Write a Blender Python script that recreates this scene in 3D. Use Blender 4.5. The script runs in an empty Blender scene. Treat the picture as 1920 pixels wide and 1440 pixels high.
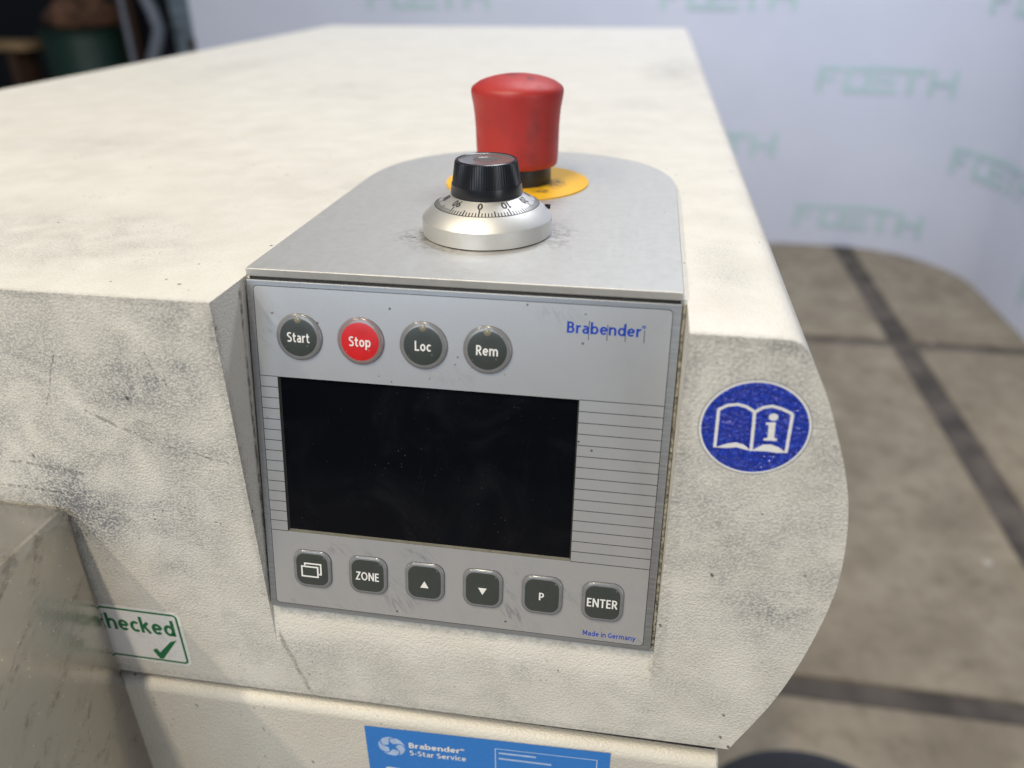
import bpy, bmesh, math, random
from mathutils import Matrix, Vector, Euler
random.seed(7)
S = bpy.context.scene
COL = S.collection
R = math.radians
MM = 0.001

# ------------------------------------------------------------------ camera
cam_d = bpy.data.cameras.new("camera")
cam = bpy.data.objects.new("camera", cam_d); COL.objects.link(cam); S.camera = cam
cam.matrix_world = Matrix.Translation((0.13483, -0.24077, 0.09676)) @ (Matrix.Rotation(R(9.47284), 4, 'Z') @ Matrix.Rotation(R(0.21939), 4, 'Y') @ Matrix.Rotation(R(61.77186), 4, 'X'))
cam_d.sensor_fit = 'HORIZONTAL'; cam_d.sensor_width = 36.0
cam_d.lens = 36.0 * 1474.48 / 1920.0
cam_d.clip_start = 0.005; cam_d.clip_end = 60
cam_d.dof.use_dof = True; cam_d.dof.focus_distance = 0.295; cam_d.dof.aperture_fstop = 6.4

# ------------------------------------------------------------------ world, lamps, exposure
world = bpy.data.worlds.new("World"); S.world = world; world.use_nodes = True
bg = world.node_tree.nodes["Background"]
bg.inputs[0].default_value = (0.72, 0.82, 1.0, 1); bg.inputs[1].default_value = 0.19
def area(name, loc, target, sx, sy, watts, color, spread=180):
    l = bpy.data.lights.new(name, 'AREA'); l.shape = 'RECTANGLE'; l.size = sx; l.size_y = sy
    l.energy = watts; l.color = color; l.spread = R(spread)
    o = bpy.data.objects.new(name, l); COL.objects.link(o); o.location = loc
    d = Vector(target) - Vector(loc)
    up = Vector((0, 1, 0)) if abs(d.normalized().z) > 0.75 else Vector((0, 0, 1))
    z = -d.normalized(); x = up.cross(z).normalized(); y = z.cross(x)
    o.matrix_world = Matrix.Translation(loc) @ Matrix((x, y, z)).transposed().to_4x4()
    return o
WARM = (1.0, 0.87, 0.66)
area("ceiling_tube_lamp", (-1.45, -1.3, 2.2), (-1.45, -1.3, 0), 0.10, 1.6, 56, WARM)
area("ceiling_tube_lamp", (-0.32, -1.3, 2.2), (-0.32, -1.3, 0), 0.10, 1.6, 56, WARM)
area("banner_fill_light", (0.7, 1.9, 2.6), (0.7, 1.9, 0), 2.2, 0.5, 104, (0.88, 0.92, 1.0))  # added light above the backdrop, there to brighten the banner
area("hall_window", (-1.15, -4.0, 1.55), (-1.15, 0, 1.55), 1.9, 2.1, 80, (0.72, 0.85, 1.0))
area("right_fill_light", (3.1, -2.5, 0.3), (0, 0.2, 0.0), 1.2, 2.4, 34, (0.95, 0.96, 1.0))  # added light on the right for sticker glints and the recess wall
S.view_settings.view_transform = 'Standard'; S.view_settings.look = 'None'
S.view_settings.exposure = -0.24; S.view_settings.gamma = 1.0
S.cycles.use_denoising = True
S.cycles.max_bounces = 8

# ------------------------------------------------------------------ material helpers
class NT:
    """small builder over one material's node tree"""
    def __init__(s, name):
        s.m = bpy.data.materials.new(name); s.m.use_nodes = True
        s.t = s.m.node_tree; s.b = s.t.nodes["Principled BSDF"]
        s.tc = s.t.nodes.new("ShaderNodeTexCoord"); s.P = s.tc.outputs["Object"]
    def n(s, kind, **kw):
        x = s.t.nodes.new("ShaderNode" + kind)
        for k, v in kw.items(): setattr(x, k, v)
        return x
    def put(s, sock, v):
        if isinstance(v, bpy.types.NodeSocket): s.t.links.new(v, sock)
        elif v is not None:
            if hasattr(sock.default_value, '__len__') and not hasattr(v, '__len__'): v = (v,) * len(sock.default_value)
            if hasattr(sock.default_value, '__len__') and len(sock.default_value) == 4 and len(v) == 3: v = (*v, 1)
            sock.default_value = v
    def vm(s, op, a, b=None):
        x = s.n("VectorMath", operation=op); s.put(x.inputs[0], a)
        if op == 'SCALE': s.put(x.inputs['Scale'], b)
        elif b is not None: s.put(x.inputs[1], b)
        return x.outputs['Value'] if op in ('LENGTH', 'DOT_PRODUCT', 'DISTANCE') else x.outputs[0]
    def ma(s, op, a, b=None, clamp=False):
        x = s.n("Math", operation=op, use_clamp=clamp); s.put(x.inputs[0], a)
        if b is not None: s.put(x.inputs[1], b)
        return x.outputs[0]
    def noise(s, scale, detail=3, rough=0.55, vec=None, dist=0.0):
        x = s.n("TexNoise"); s.put(x.inputs['Vector'], vec or s.P)
        x.inputs['Scale'].default_value = scale; x.inputs['Detail'].default_value = detail
        x.inputs['Roughness'].default_value = rough; x.inputs['Distortion'].default_value = dist
        return x.outputs[0]
    def voro(s, scale, vec=None, rnd=1.0):
        x = s.n("TexVoronoi"); s.put(x.inputs['Vector'], vec or s.P)
        x.inputs['Scale'].default_value = scale; x.inputs['Randomness'].default_value = rnd
        return x.outputs['Distance'], x.outputs['Color']
    def step(s, v, lo, hi, a=0.0, b=1.0):
        x = s.n("MapRange", interpolation_type='SMOOTHSTEP'); s.put(x.inputs[0], v)
        for i, q in enumerate((lo, hi, a, b)): x.inputs[i + 1].default_value = q
        return x.outputs[0]
    def mix(s, f, a, b):
        x = s.n("Mix", data_type='RGBA'); s.put(x.inputs[0], f); s.put(x.inputs[6], a); s.put(x.inputs[7], b)
        return x.outputs[2]
    def mapping(s, scale=(1, 1, 1), rot=(0, 0, 0), vec=None):
        r = s.n("Mapping"); s.put(r.inputs[0], vec or s.P); r.inputs['Rotation'].default_value = rot      # turn first, then stretch
        x = s.n("Mapping"); s.put(x.inputs[0], r.outputs[0]); x.inputs['Scale'].default_value = scale
        return x.outputs[0]
    def blob(s, c, r, vec=None):
        """soft round patch, 1 in its middle, 0 at radius r (metres; c = centre; r may be per axis)"""
        d = s.vm('SUBTRACT', vec or s.P, c)
        rr = r if hasattr(r, '__len__') else (r, r, r)
        d = s.vm('MULTIPLY', d, tuple(1 / k for k in rr))
        return s.step(s.vm('LENGTH', d), 1.0, 0.15)
    def seg(s, a, b, w, vec=None):
        """stain along a line from a to b with half-width w"""
        a, b = Vector(a), Vector(b); d = b - a
        pa = s.vm('SUBTRACT', vec or s.P, tuple(a))
        t = s.ma('MULTIPLY', s.vm('DOT_PRODUCT', pa, tuple(d)), 1 / d.length_squared, clamp=True)
        q = s.vm('SUBTRACT', pa, s.vm('SCALE', tuple(d), t))
        return s.step(s.vm('LENGTH', q), w, w * 0.3)
    def mx(s, *v):
        o = v[0]
        for k in v[1:]: o = s.ma('MAXIMUM', o, k)
        return o
    def mul(s, a, b): return s.ma('MULTIPLY', a, b)
    def bump(s, h, strength, dist, nrm=None):
        x = s.n("Bump"); s.put(x.inputs['Height'], h); x.inputs['Strength'].default_value = strength
        x.inputs['Distance'].default_value = dist
        if nrm is not None: s.put(x.inputs['Normal'], nrm)
        return x.outputs[0]
    def out(s, color=None, rough=None, metal=None, normal=None, **kw):
        s.put(s.b.inputs['Base Color'], color)
        if rough is not None: s.put(s.b.inputs['Roughness'], rough)
        if metal is not None: s.put(s.b.inputs['Metallic'], metal)
        if normal is not None: s.put(s.b.inputs['Normal'], normal)
        for k, v in kw.items(): s.put(s.b.inputs[k.replace('_', ' ')], v)
        return s.m
def plain(name, color, rough=0.5, metal=0.0, var=0.12, scale=200, **kw):
    n = NT(name)
    f = n.noise(scale, 3)
    c = n.mix(n.step(f, 0.3, 0.7), tuple(k * (1 - var) for k in color), tuple(min(1, k * (1 + var)) for k in color))
    return n.out(c, rough, metal, **kw)

# ------------------------------------------------------------------ mesh helpers
def link(name, me, parent=None, loc=None, rot=None):
    o = bpy.data.objects.new(name, me); COL.objects.link(o)
    if parent: o.parent = parent
    if loc is not None: o.location = loc
    if rot is not None: o.rotation_euler = rot
    return o
def mesh(name, verts, faces, mats, parent=None, smooth=None, midx=None, loc=None, rot=None):
    me = bpy.data.meshes.new(name); me.from_pydata([tuple(v) for v in verts], [], faces)
    for m in (mats if isinstance(mats, (list, tuple)) else [mats]): me.materials.append(m)
    if midx:
        for p, i in zip(me.polygons, midx): p.material_index = i
    bm = bmesh.new(); bm.from_mesh(me); bmesh.ops.recalc_face_normals(bm, faces=bm.faces); bm.to_mesh(me); bm.free()
    if smooth is not None:
        me.polygons.foreach_set('use_smooth', [True] * len(me.polygons)); me.set_sharp_from_angle(angle=R(smooth))
    me.update()
    return link(name, me, parent, loc, rot)
def tag(o, label=None, cat=None, group=None, kind=None):
    if label: o["label"] = label
    if cat: o["category"] = cat
    if group: o["group"] = group
    if kind: o["kind"] = kind
    return o
def empty(name, loc=(0, 0, 0)):
    o = bpy.data.objects.new(name, None); COL.objects.link(o); o.location = loc; o.empty_display_size = 0.05
    return o
def prism(poly, h0, h1, axis='Z'):
    """poly of 2-D points swept from h0 to h1; axis Z: (x,y,h)  axis Y: (x,h,z)  axis X: (h,y,z)"""
    f = {'Z': lambda p, h: (p[0], p[1], h), 'Y': lambda p, h: (p[0], h, p[1]), 'X': lambda p, h: (h, p[0], p[1])}[axis]
    n = len(poly); v = [f(p, h0) for p in poly] + [f(p, h1) for p in poly]
    return v, [tuple(range(n)), tuple(range(n, 2 * n))] + [(i, (i + 1) % n, n + (i + 1) % n, n + i) for i in range(n)]
def box(x0, x1, y0, y1, z0, z1): return prism([(x0, y0), (x1, y0), (x1, y1), (x0, y1)], z0, z1)
def lathe(prof, seg=96, c=(0, 0, 0), close=True):
    """prof: list of (r, z); returns verts, faces and the profile segment of each face"""
    v, f, idx = [], [], []
    for r, z in prof:
        for k in range(seg):
            a = 2 * math.pi * k / seg; v.append((c[0] + r * math.cos(a), c[1] + r * math.sin(a), c[2] + z))
    for i in range(len(prof) - 1):
        for k in range(seg):
            a, b = i * seg + k, i * seg + (k + 1) % seg
            f.append((a, b, b + seg, a + seg)); idx.append(i)
    if close:
        f.append(tuple(range(seg))); idx.append(0)
        f.append(tuple((len(prof) - 1) * seg + k for k in range(seg))); idx.append(len(prof) - 2)
    return v, f, idx
def rrect(x0, x1, y0, y1, r, n=8):
    p = []
    for cx, cy, a0 in ((x1 - r, y1 - r, 0), (x0 + r, y1 - r, 90), (x0 + r, y0 + r, 180), (x1 - r, y0 + r, 270)):
        for k in range(n + 1):
            a = R(a0 + 90 * k / n); p.append((cx + r * math.cos(a), cy + r * math.sin(a)))
    return p
def frame_faces(outer, inner, h):
    n = len(outer)
    return [(x, y, h) for x, y in outer] + [(x, y, h) for x, y in inner], [(i, (i + 1) % n, n + (i + 1) % n, n + i) for i in range(n)]
def finish(o, bevel=None, segs=3, cutter=None, angle=32):
    """apply boolean / bevel / weighted normals and store the result as plain mesh data"""
    if cutter:
        m = o.modifiers.new("cut", 'BOOLEAN'); m.object = cutter; m.operation = 'DIFFERENCE'; m.solver = 'EXACT'
    if bevel:
        m = o.modifiers.new("bev", 'BEVEL'); m.width = bevel; m.segments = segs; m.limit_method = 'ANGLE'; m.angle_limit = R(angle)
    w = o.modifiers.new("wn", 'WEIGHTED_NORMAL'); w.keep_sharp = True
    dg = bpy.context.evaluated_depsgraph_get(); dg.update()
    me = bpy.data.meshes.new_from_object(o.evaluated_get(dg)); old = o.data
    o.modifiers.clear(); o.data = me; me.name = o.name
    if cutter: bpy.data.objects.remove(cutter)
    return o
def strip(pts, w, closed=False):
    """quads of a stroke of width w through pts"""
    L, Rr = [], []; n = len(pts)
    for i, p in enumerate(pts):
        a = pts[i - 1] if (i or closed) else p; b = pts[(i + 1) % n] if (i < n - 1 or closed) else p
        d0 = Vector((p[0] - a[0], p[1] - a[1])); d1 = Vector((b[0] - p[0], b[1] - p[1]))
        if d0.length < 1e-9: d0 = d1
        if d1.length < 1e-9: d1 = d0
        d0.normalize(); d1.normalize(); t = (d0 + d1)
        t = t.normalized() if t.length > 1e-6 else d0
        nn = Vector((-t.y, t.x)) * (w / 2 / max(0.45, t.dot(d0)))
        L.append((p[0] + nn.x, p[1] + nn.y)); Rr.append((p[0] - nn.x, p[1] - nn.y))
    m = n if closed else n - 1
    return [[L[i], L[(i + 1) % n], Rr[(i + 1) % n], Rr[i]] for i in range(m)]
def arc(cx, cy, rx, ry, a0=0, a1=360, n=20): return [(cx + rx * math.cos(R(a0 + (a1 - a0) * k / n)), cy + ry * math.sin(R(a0 + (a1 - a0) * k / n))) for k in range(n + 1)]
def curve(*p):
    """smooth line through points"""
    q = [p[0]] + list(p) + [p[-1]]; out = []
    for i in range(1, len(q) - 2):
        for k in range(5):
            t = k / 5; c = []
            for d in (0, 1):
                a, b, c_, e = q[i - 1][d], q[i][d], q[i + 1][d], q[i + 2][d]
                c.append(.5 * (2 * b + (c_ - a) * t + (2 * a - 5 * b + 4 * c_ - e) * t * t + (3 * b - a - 3 * c_ + e) * t ** 3))
            out.append(tuple(c))
    return out + [p[-1]]
BOWL = (.36, .2, .285)
GL = {  # humanist sans letters as stroke centre lines: (ink width, strokes); cap height 1, x-height 0.72
 'o': (.55, [arc(.275, .36, .2, .285)]), 'c': (.44, [arc(.275, .36, .2, .285, 48, 312)]),
 'e': (.53, [[(.09, .37), (.46, .37)] , arc(.27, .36, .195, .285, 2, 318)]),
 'a': (.49, [curve((.09, .60), (.2, .645), (.33, .62), (.40, .50), (.405, .3)) + [(.405, 0)], curve((.40, .42), (.24, .41), (.11, .33), (.09, .2), (.16, .08), (.27, .075), (.40, .18))]),
 'b': (.56, [[(.075, 0), (.075, 1.06)], arc(.285, .36, .2, .285)]), 'd': (.56, [[(.485, 0), (.485, 1.06)], arc(.275, .36, .2, .285)]),
 'p': (.56, [[(.075, -.28), (.075, .72)], arc(.285, .36, .2, .285)]),
 'n': (.53, [[(.075, 0), (.075, .72)], curve((.08, .47), (.17, .60), (.29, .645), (.41, .59), (.455, .44)) + [(.455, 0)]]),
 'h': (.53, [[(.075, 0), (.075, 1.06)], curve((.08, .47), (.17, .60), (.29, .645), (.41, .59), (.455, .44)) + [(.455, 0)]]),
 'm': (.84, [[(.075, 0), (.075, .72)], curve((.08, .47), (.16, .60), (.26, .645), (.37, .59), (.42, .44)) + [(.42, 0)], curve((.42, .47), (.50, .60), (.60, .645), (.71, .59), (.765, .44)) + [(.765, 0)]]),
 'r': (.34, [[(.075, 0), (.075, .72)], curve((.08, .44), (.15, .58), (.25, .64), (.34, .645))]),
 't': (.37, [[(.15, .93)] + [(.15, .25)] + curve((.15, .25), (.18, .12), (.26, .075), (.36, .09)), [(.0, .645), (.35, .645)]]),
 'i': (.15, [[(.075, 0), (.075, .72)], [(.075, .88), (.075, 1.04)]]), 'k': (.5, [[(.075, 0), (.075, 1.06)], [(.10, .34), (.42, .72)], [(.2, .45), (.46, 0)]]),
 'y': (.5, [[(.05, .72), (.26, .06)], [(.46, .72), (.25, .02), (.17, -.16), (.04, -.2)]]), 'v': (.5, [[(.05, .72), (.25, .05), (.45, .72)]]),
 'S': (.52, [curve((.45, .88), (.32, .925), (.18, .90), (.09, .80), (.10, .65), (.22, .55), (.36, .46), (.44, .33), (.41, .16), (.28, .08), (.15, .08), (.05, .13))]),
 'L': (.46, [[(.08, 1), (.08, .075), (.46, .075)]]), 'R': (.54, [[(.08, 0), (.08, 1)], [(.08, .925), (.25, .925)] + arc(.25, .70, .18, .225, 90, -90, 12) + [(.08, .475)], [(.25, .475), (.50, 0)]]),
 'Z': (.5, [[(.04, .925), (.46, .925), (.05, .075), (.48, .075)]]), 'O': (.72, [arc(.36, .5, .285, .425, n=28)]), 'N': (.63, [[(.08, 0), (.08, 1)], [(.09, .95), (.54, .05)], [(.55, 0), (.55, 1)]]),
 'E': (.45, [[(.08, 0), (.08, 1)], [(.08, .925), (.44, .925)], [(.08, .51), (.40, .51)], [(.08, .075), (.45, .075)]]), 'P': (.51, [[(.08, 0), (.08, 1)], [(.08, .925), (.25, .925)] + arc(.25, .68, .18, .245, 90, -90, 12) + [(.08, .435)]]),
 'T': (.52, [[(0, .925), (.52, .925)], [(.26, 0), (.26, .925)]]), 'B': (.55, [[(.08, 0), (.08, 1)], [(.08, .925), (.26, .925)] + arc(.26, .725, .155, .2, 90, -90, 12) + [(.08, .525)], [(.26, .525)] + arc(.27, .30, .19, .225, 90, -90, 12) + [(.08, .075)]]),
 'M': (.78, [[(.07, 0), (.12, 1)], [(.14, .95), (.39, .2)], [(.64, .95), (.39, .2)], [(.71, 0), (.66, 1)]]), 'G': (.62, [arc(.36, .5, .285, .425, 52, 300) + [(.55, .15), (.55, .46), (.36, .46)]]), 'C': (.56, [arc(.36, .5, .285, .425, 52, 308)]),
 '5': (.5, [[(.43, .925), (.13, .925), (.115, .55)] + curve((.115, .55), (.25, .57), (.40, .49), (.44, .32), (.37, .15), (.22, .075), (.06, .11))]), '-': (.3, [[(.03, .38), (.27, .38)]]),
 '0': (.52, [arc(.26, .5, .185, .425)]), '1': (.3, [[(.03, .78), (.2, .93), (.2, 0)]]), '2': (.5, [curve((.07, .82), (.18, .92), (.32, .91), (.42, .77), (.37, .58), (.22, .33), (.08, .09)) + [(.08, .075), (.47, .075)]]),
 '3': (.5, [curve((.07, .87), (.24, .925), (.4, .85), (.40, .66), (.3, .54), (.16, .52)), curve((.2, .52), (.38, .46), (.44, .3), (.36, .12), (.2, .075), (.06, .1))]), '4': (.52, [[(.36, 0), (.36, .95), (.06, .28), (.5, .28)]]),
 '6': (.5, [curve((.42, .9), (.25, .85), (.12, .64), (.085, .35)), arc(.27, .3, .185, .225)]), '7': (.5, [[(.05, .925), (.45, .925), (.2, 0)]]), '8': (.52, [arc(.26, .72, .16, .2), arc(.26, .29, .185, .215)]), '9': (.5, [arc(.25, .69, .18, .235), curve((.43, .67), (.41, .42), (.28, .15), (.1, .08))]),
 '®': (.9, [arc(.45, .5, .4, .45), [(.33, .25), (.33, .78)], [(.33, .74), (.45, .74)] + arc(.45, .62, .11, .12, 90, -90, 8) + [(.33, .5)], [(.45, .5), (.6, .25)]]), ' ': (.16, [])}
def text(name, s, mat, parent, x0, x1, base, cap, h, bold=0.15, loc=None, rot=None, mapf=None, nrm=(0, 0, 1)):
    """lettering fitted between x0 and x1 with the given baseline and cap height, lying at height h"""
    x = 0; polys = []
    for ch in s:
        w, strokes = GL[ch]
        for q in strokes: polys += [[(a + x, b) for a, b in k] for k in strip(q, bold)]
        x += w + .10
    W = x - .10; vv, ff = [], []
    for i, q in enumerate(polys):
        b0 = len(vv)
        for a, b in q:
            X, Y = x0 + a / W * (x1 - x0), base + b * cap
            p = mapf(X, Y) if mapf else (X, Y, h); e = (i % 9) * 3e-6      # strokes that cross lie a hair above each other
            vv.append(tuple(p[d] + nrm[d] * e for d in range(3)))
        ff.append((b0, b0 + 1, b0 + 2, b0 + 3))
    return mesh(name, vv, ff, mat, parent, loc=loc, rot=rot)

# ------------------------------------------------------------------ measures (metres)
TILT = R(10.48159); PW, PL = 0.150, 0.13237; D0 = 0.02384; TOPT = 0.0033
DEPTH, XL, XR = 1.199, -0.427, 0.1847; FLOOR = -1.25
def pan(v, h=0.0): return (-v * math.sin(TILT) - h * math.cos(TILT), -v * math.cos(TILT) + h * math.sin(TILT))
FY = -D0

# ------------------------------------------------------------------ materials
def coat_material(name, lower=False):
    n = NT(name)
    peel = n.noise(1050, 1, 0.5, dist=0.2); peel2 = n.noise(1900, 1, 0.5)
    big = n.noise(14, 4, 0.6); mid = n.noise(55, 4, 0.6, dist=0.5); fine = n.noise(900, 2, 0.6)
    # stains with a place of their own (front face, millimetres in x and z)
    spots = [] if lower else [((190, -15), 16, .55), ((165, -8), 16, .5), ((200, -40), 12, .5), ((160, -55), 14, .45),
             ((196, -72), 9, .4), ((170, -84), 12, .6), ((202, -98), 12, .6), ((186, -104), 12, .5), ((-40, -40), 16, .55),
             ((-25, -28), 14, .5), ((-32, -75), 20, .45), ((-90, -45), 26, .45), ((-70, -84), 16, .85), ((-110, -86), 16, .7),
             ((-10, -60), 12, .4), ((-75, -100), 14, .6), ((-15, -10), 16, .35), ((-90, -8), 25, .3)]
    st = None
    for (x, z), r, a in spots:
        b = n.mul(n.blob((x * MM, FY, z * MM), (r * 2.1 * MM, 0.0022, r * 1.9 * MM)), a * .72); st = b if st is None else n.ma('ADD', st, b)
    # hand-shaped grey patches on the top
    if not lower:
        for c, r, a in (((-.13, .03, 0), (.16, .07, .01), .5), ((-.02, .12, 0), (.10, .09, .01), .25), ((.168, .03, 0), (.02, .06, .01), .25), ((.16, .62, 0), (.05, .16, .02), .5), ((.12, .40, 0), (.035, .06, .02), .25), ((-.12, .45, 0), (.06, .08, .02), .25), ((-.2, .2, 0), (.09, .05, .02), .3),
                        ((-.30, .6, 0), (.05, .2, .02), .3), ((.165, .04, 0), (.012, .05, .02), .2)):
            st = n.ma('ADD', st, n.mul(n.blob(c, r), a))
    dirt_and_tone = n.step(big, 0.45, 0.75, 0.0, 0.25)
    if not lower:      # front face only: grime film that also paints in its greyer, cooler light
        ff_ = n.step(n.vm('DOT_PRODUCT', n.P, (0, 1, 0)), FY + .0007, FY + .0001, 0.0, 0.52)
        dirt_and_tone = n.ma('ADD', dirt_and_tone, n.mul(ff_, n.step(n.noise(1.0, 4, .6, vec=n.mapping((30, 30, 11))), .25, .72, .45, 1.0)))
    patch = n.ma('ADD', st, dirt_and_tone) if st is not None else dirt_and_tone
    broken = n.mul(patch, n.step(mid, 0.10, 0.80))
    pits = n.mul(n.step(n.ma('ADD', n.mul(fine, 0.4), n.mul(peel, 0.6)), 0.62, 0.40), broken)
    dist, colr = n.voro(430); dist2, colr2 = n.voro(150, vec=n.mapping((1.0, 1.0, 0.55), (0.3, 0.5, 0.4)))
    specks = n.mul(n.step(dist, 0.26, 0.12), n.step(n.noise(36, 3), 0.52, 0.70))
    sep = n.n("SeparateColor"); n.put(sep.inputs[0], colr); specks = n.mul(specks, n.step(sep.outputs[0], 0.70, 0.76))
    sep2 = n.n("SeparateColor"); n.put(sep2.inputs[0], colr2)
    flecks = n.mul(n.step(dist2, 0.13, 0.06), n.step(sep2.outputs[0], 0.86, 0.90))
    dirt = n.ma('ADD', n.mul(pits, 0.70), n.mul(broken, 0.38), clamp=True)
    dark = n.mx(n.mul(specks, 0.85), n.mul(flecks, 0.8))
    if not lower:      # short dark ticks scuffed into the left of the front, and along the box
        zone = n.mx(n.blob((-.095, FY, -.045), (.05, .03, .045)), n.blob((-.085, FY, -.080), (.06, .03, .02)), n.mul(n.blob((.165, FY, -.012), (.03, .03, .02)), .8))
        dd, cc = n.voro(520, vec=n.mapping((1.0, 1.0, .42), (0, R(22), 0))); sq = n.n("SeparateColor"); n.put(sq.inputs[0], cc)
        dark = n.mx(dark, n.mul(n.mul(n.step(dd, .26, .12), n.step(sq.outputs[1], .72, .80)), n.mul(n.step(n.ma('MULTIPLY', zone, n.noise(60, 3)), .12, .42), .75)))
    if not lower:
        wv = n.vm('ADD', n.P, n.vm('SCALE', n.vm('SUBTRACT', n.t.nodes.new("ShaderNodeTexNoise").outputs[1], (.5, .5, .5)), 0.002))
        for nd in n.t.nodes:
            if nd.bl_idname == 'ShaderNodeTexNoise' and not nd.inputs['Vector'].is_linked: n.put(nd.inputs['Vector'], n.P); nd.inputs['Scale'].default_value = 160
        brk = n.step(n.noise(420, 2), 0.40, 0.56)
        scr = n.mx(n.seg((-.0585, FY, -.0455), (-.0345, FY, -.0565), .0009, wv), n.seg((-.028, FY, -.0575), (-.006, FY, -.063), .0006, wv),
                   n.seg((-.0735, FY, -.0445), (-.064, FY, -.0235), .0005, wv), n.seg((-.029, FY, -.020), (-.0265, FY, -.030), .0005, wv),
                   n.seg((-.098, FY, -.071), (-.068, FY, -.074), .0012, wv), n.seg((-.105, FY, -.083), (-.075, FY, -.0845), .0012, wv))
        wv2 = wv
        scr2 = n.mul(scr, brk)
        # grime trail running down from the panel's lower left corner
        trail = n.mul(n.mx(n.seg((0.0, FY, -.128), (.0015, FY, -.150), .0012, wv), n.seg((.0015, FY, -.150), (.0105, FY, -.1785), .0016, wv)), n.step(n.noise(700, 2), 0.35, 0.6, 0.25, 0.7))
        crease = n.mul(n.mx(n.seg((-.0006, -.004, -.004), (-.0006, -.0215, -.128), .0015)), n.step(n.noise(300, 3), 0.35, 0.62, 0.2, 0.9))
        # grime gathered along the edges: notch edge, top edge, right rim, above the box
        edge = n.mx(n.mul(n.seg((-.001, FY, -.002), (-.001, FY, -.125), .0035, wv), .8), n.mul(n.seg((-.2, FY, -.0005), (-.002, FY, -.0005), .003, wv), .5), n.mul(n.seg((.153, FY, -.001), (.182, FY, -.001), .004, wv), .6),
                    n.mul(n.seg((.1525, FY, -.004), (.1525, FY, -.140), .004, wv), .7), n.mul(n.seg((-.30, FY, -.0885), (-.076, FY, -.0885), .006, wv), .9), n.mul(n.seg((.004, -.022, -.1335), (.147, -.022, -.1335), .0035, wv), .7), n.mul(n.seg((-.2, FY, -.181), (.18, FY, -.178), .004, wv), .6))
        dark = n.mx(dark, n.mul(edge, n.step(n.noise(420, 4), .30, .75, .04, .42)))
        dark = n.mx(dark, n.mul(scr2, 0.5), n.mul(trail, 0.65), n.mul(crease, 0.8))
    white = n.mix(n.step(n.noise(40, 3), 0.3, 0.7), (0.70, 0.675, 0.605), (0.76, 0.735, 0.67))
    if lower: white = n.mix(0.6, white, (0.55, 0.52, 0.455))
    c = n.mix(dirt, white, (0.218, 0.220, 0.224)); c = n.mix(dark, c, (0.035, 0.032, 0.03))
    rough = n.step(n.ma('ADD', dirt, n.mul(big, 0.3)), 0.0, 1.0, 0.36, 0.6)
    nb = n.bump(n.ma('ADD', peel, n.mul(peel2, 0.3)), 0.62, 0.0006)
    return n.out(c, rough, 0.0, nb)
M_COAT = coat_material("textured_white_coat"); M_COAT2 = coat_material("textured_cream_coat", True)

def alu(name, grey, rough, along='X', bumpy=0.15, dirt=0.2):
    n = NT(name)
    sc = {'X': (6, 900, 900), 'Y': (900, 6, 900), 'Z': (900, 900, 6), 'N': (300, 300, 300)}[along]
    g = n.noise(1.0, 2, 0.6, vec=n.mapping(sc))
    d = n.mul(n.step(n.noise(45, 4, 0.6), 0.48, 0.75), n.step(n.noise(700, 2), 0.35, 0.65))
    c = n.mix(n.step(g, 0.3, 0.7), tuple(k * 0.93 for k in grey), tuple(k * 1.05 for k in grey))
    c = n.mix(n.mul(d, dirt), c, (0.10, 0.095, 0.09))
    return n.out(c, n.step(g, 0.2, 0.8, rough - 0.05, rough + 0.07), 0.85, n.bump(g, bumpy, 0.0001))
def plate_material():
    n = NT("brushed_aluminium_plate")
    g = n.noise(1.0, 2, 0.6, vec=n.mapping((2600, 40, 900)))
    g2 = n.noise(260, 3)
    c = n.mix(n.step(n.ma('ADD', n.mul(g, .35), n.mul(g2, .65)), 0.25, 0.75), (0.51, 0.505, 0.485), (0.57, 0.565, 0.545))
    ring = n.mx(n.mul(n.blob((.050, .045, TOPT), (.012, .014, .01)), 0.9), n.mul(n.blob((.066, .032, TOPT), (.022, .007, .01)), 0.6), n.mul(n.blob((.104, .052, TOPT), (.010, .022, .01)), 0.55), n.mul(n.blob((.075, .10, TOPT), (.04, .02, .01)), .35))
    d = n.mul(n.ma('ADD', ring, n.step(n.noise(22, 4), 0.5, 0.8, 0, 0.3)), n.step(n.noise(420, 3, 0.65), 0.42, 0.64))
    ds, cs = n.voro(180); sp = n.n("SeparateColor"); n.put(sp.inputs[0], cs)
    k = n.mul(n.step(ds, .09, .04), n.step(sp.outputs[0], .86, .9))
    c = n.mix(n.mul(d, 0.75), c, (0.13, 0.12, 0.115)); c = n.mix(n.mul(k, .7), c, (.05, .045, .04))
    return n.out(c, n.step(g, .2, .8, .47, .53), 0.72, n.bump(g, .04, .0001))
M_PLATE = plate_material()
M_ALU = alu("satin_aluminium", (0.42, 0.43, 0.445), 0.42, 'X')
M_DIAL = plain("turned_aluminium", (0.70, 0.695, 0.675), 0.48, 0.8, .03, 60)

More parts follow.
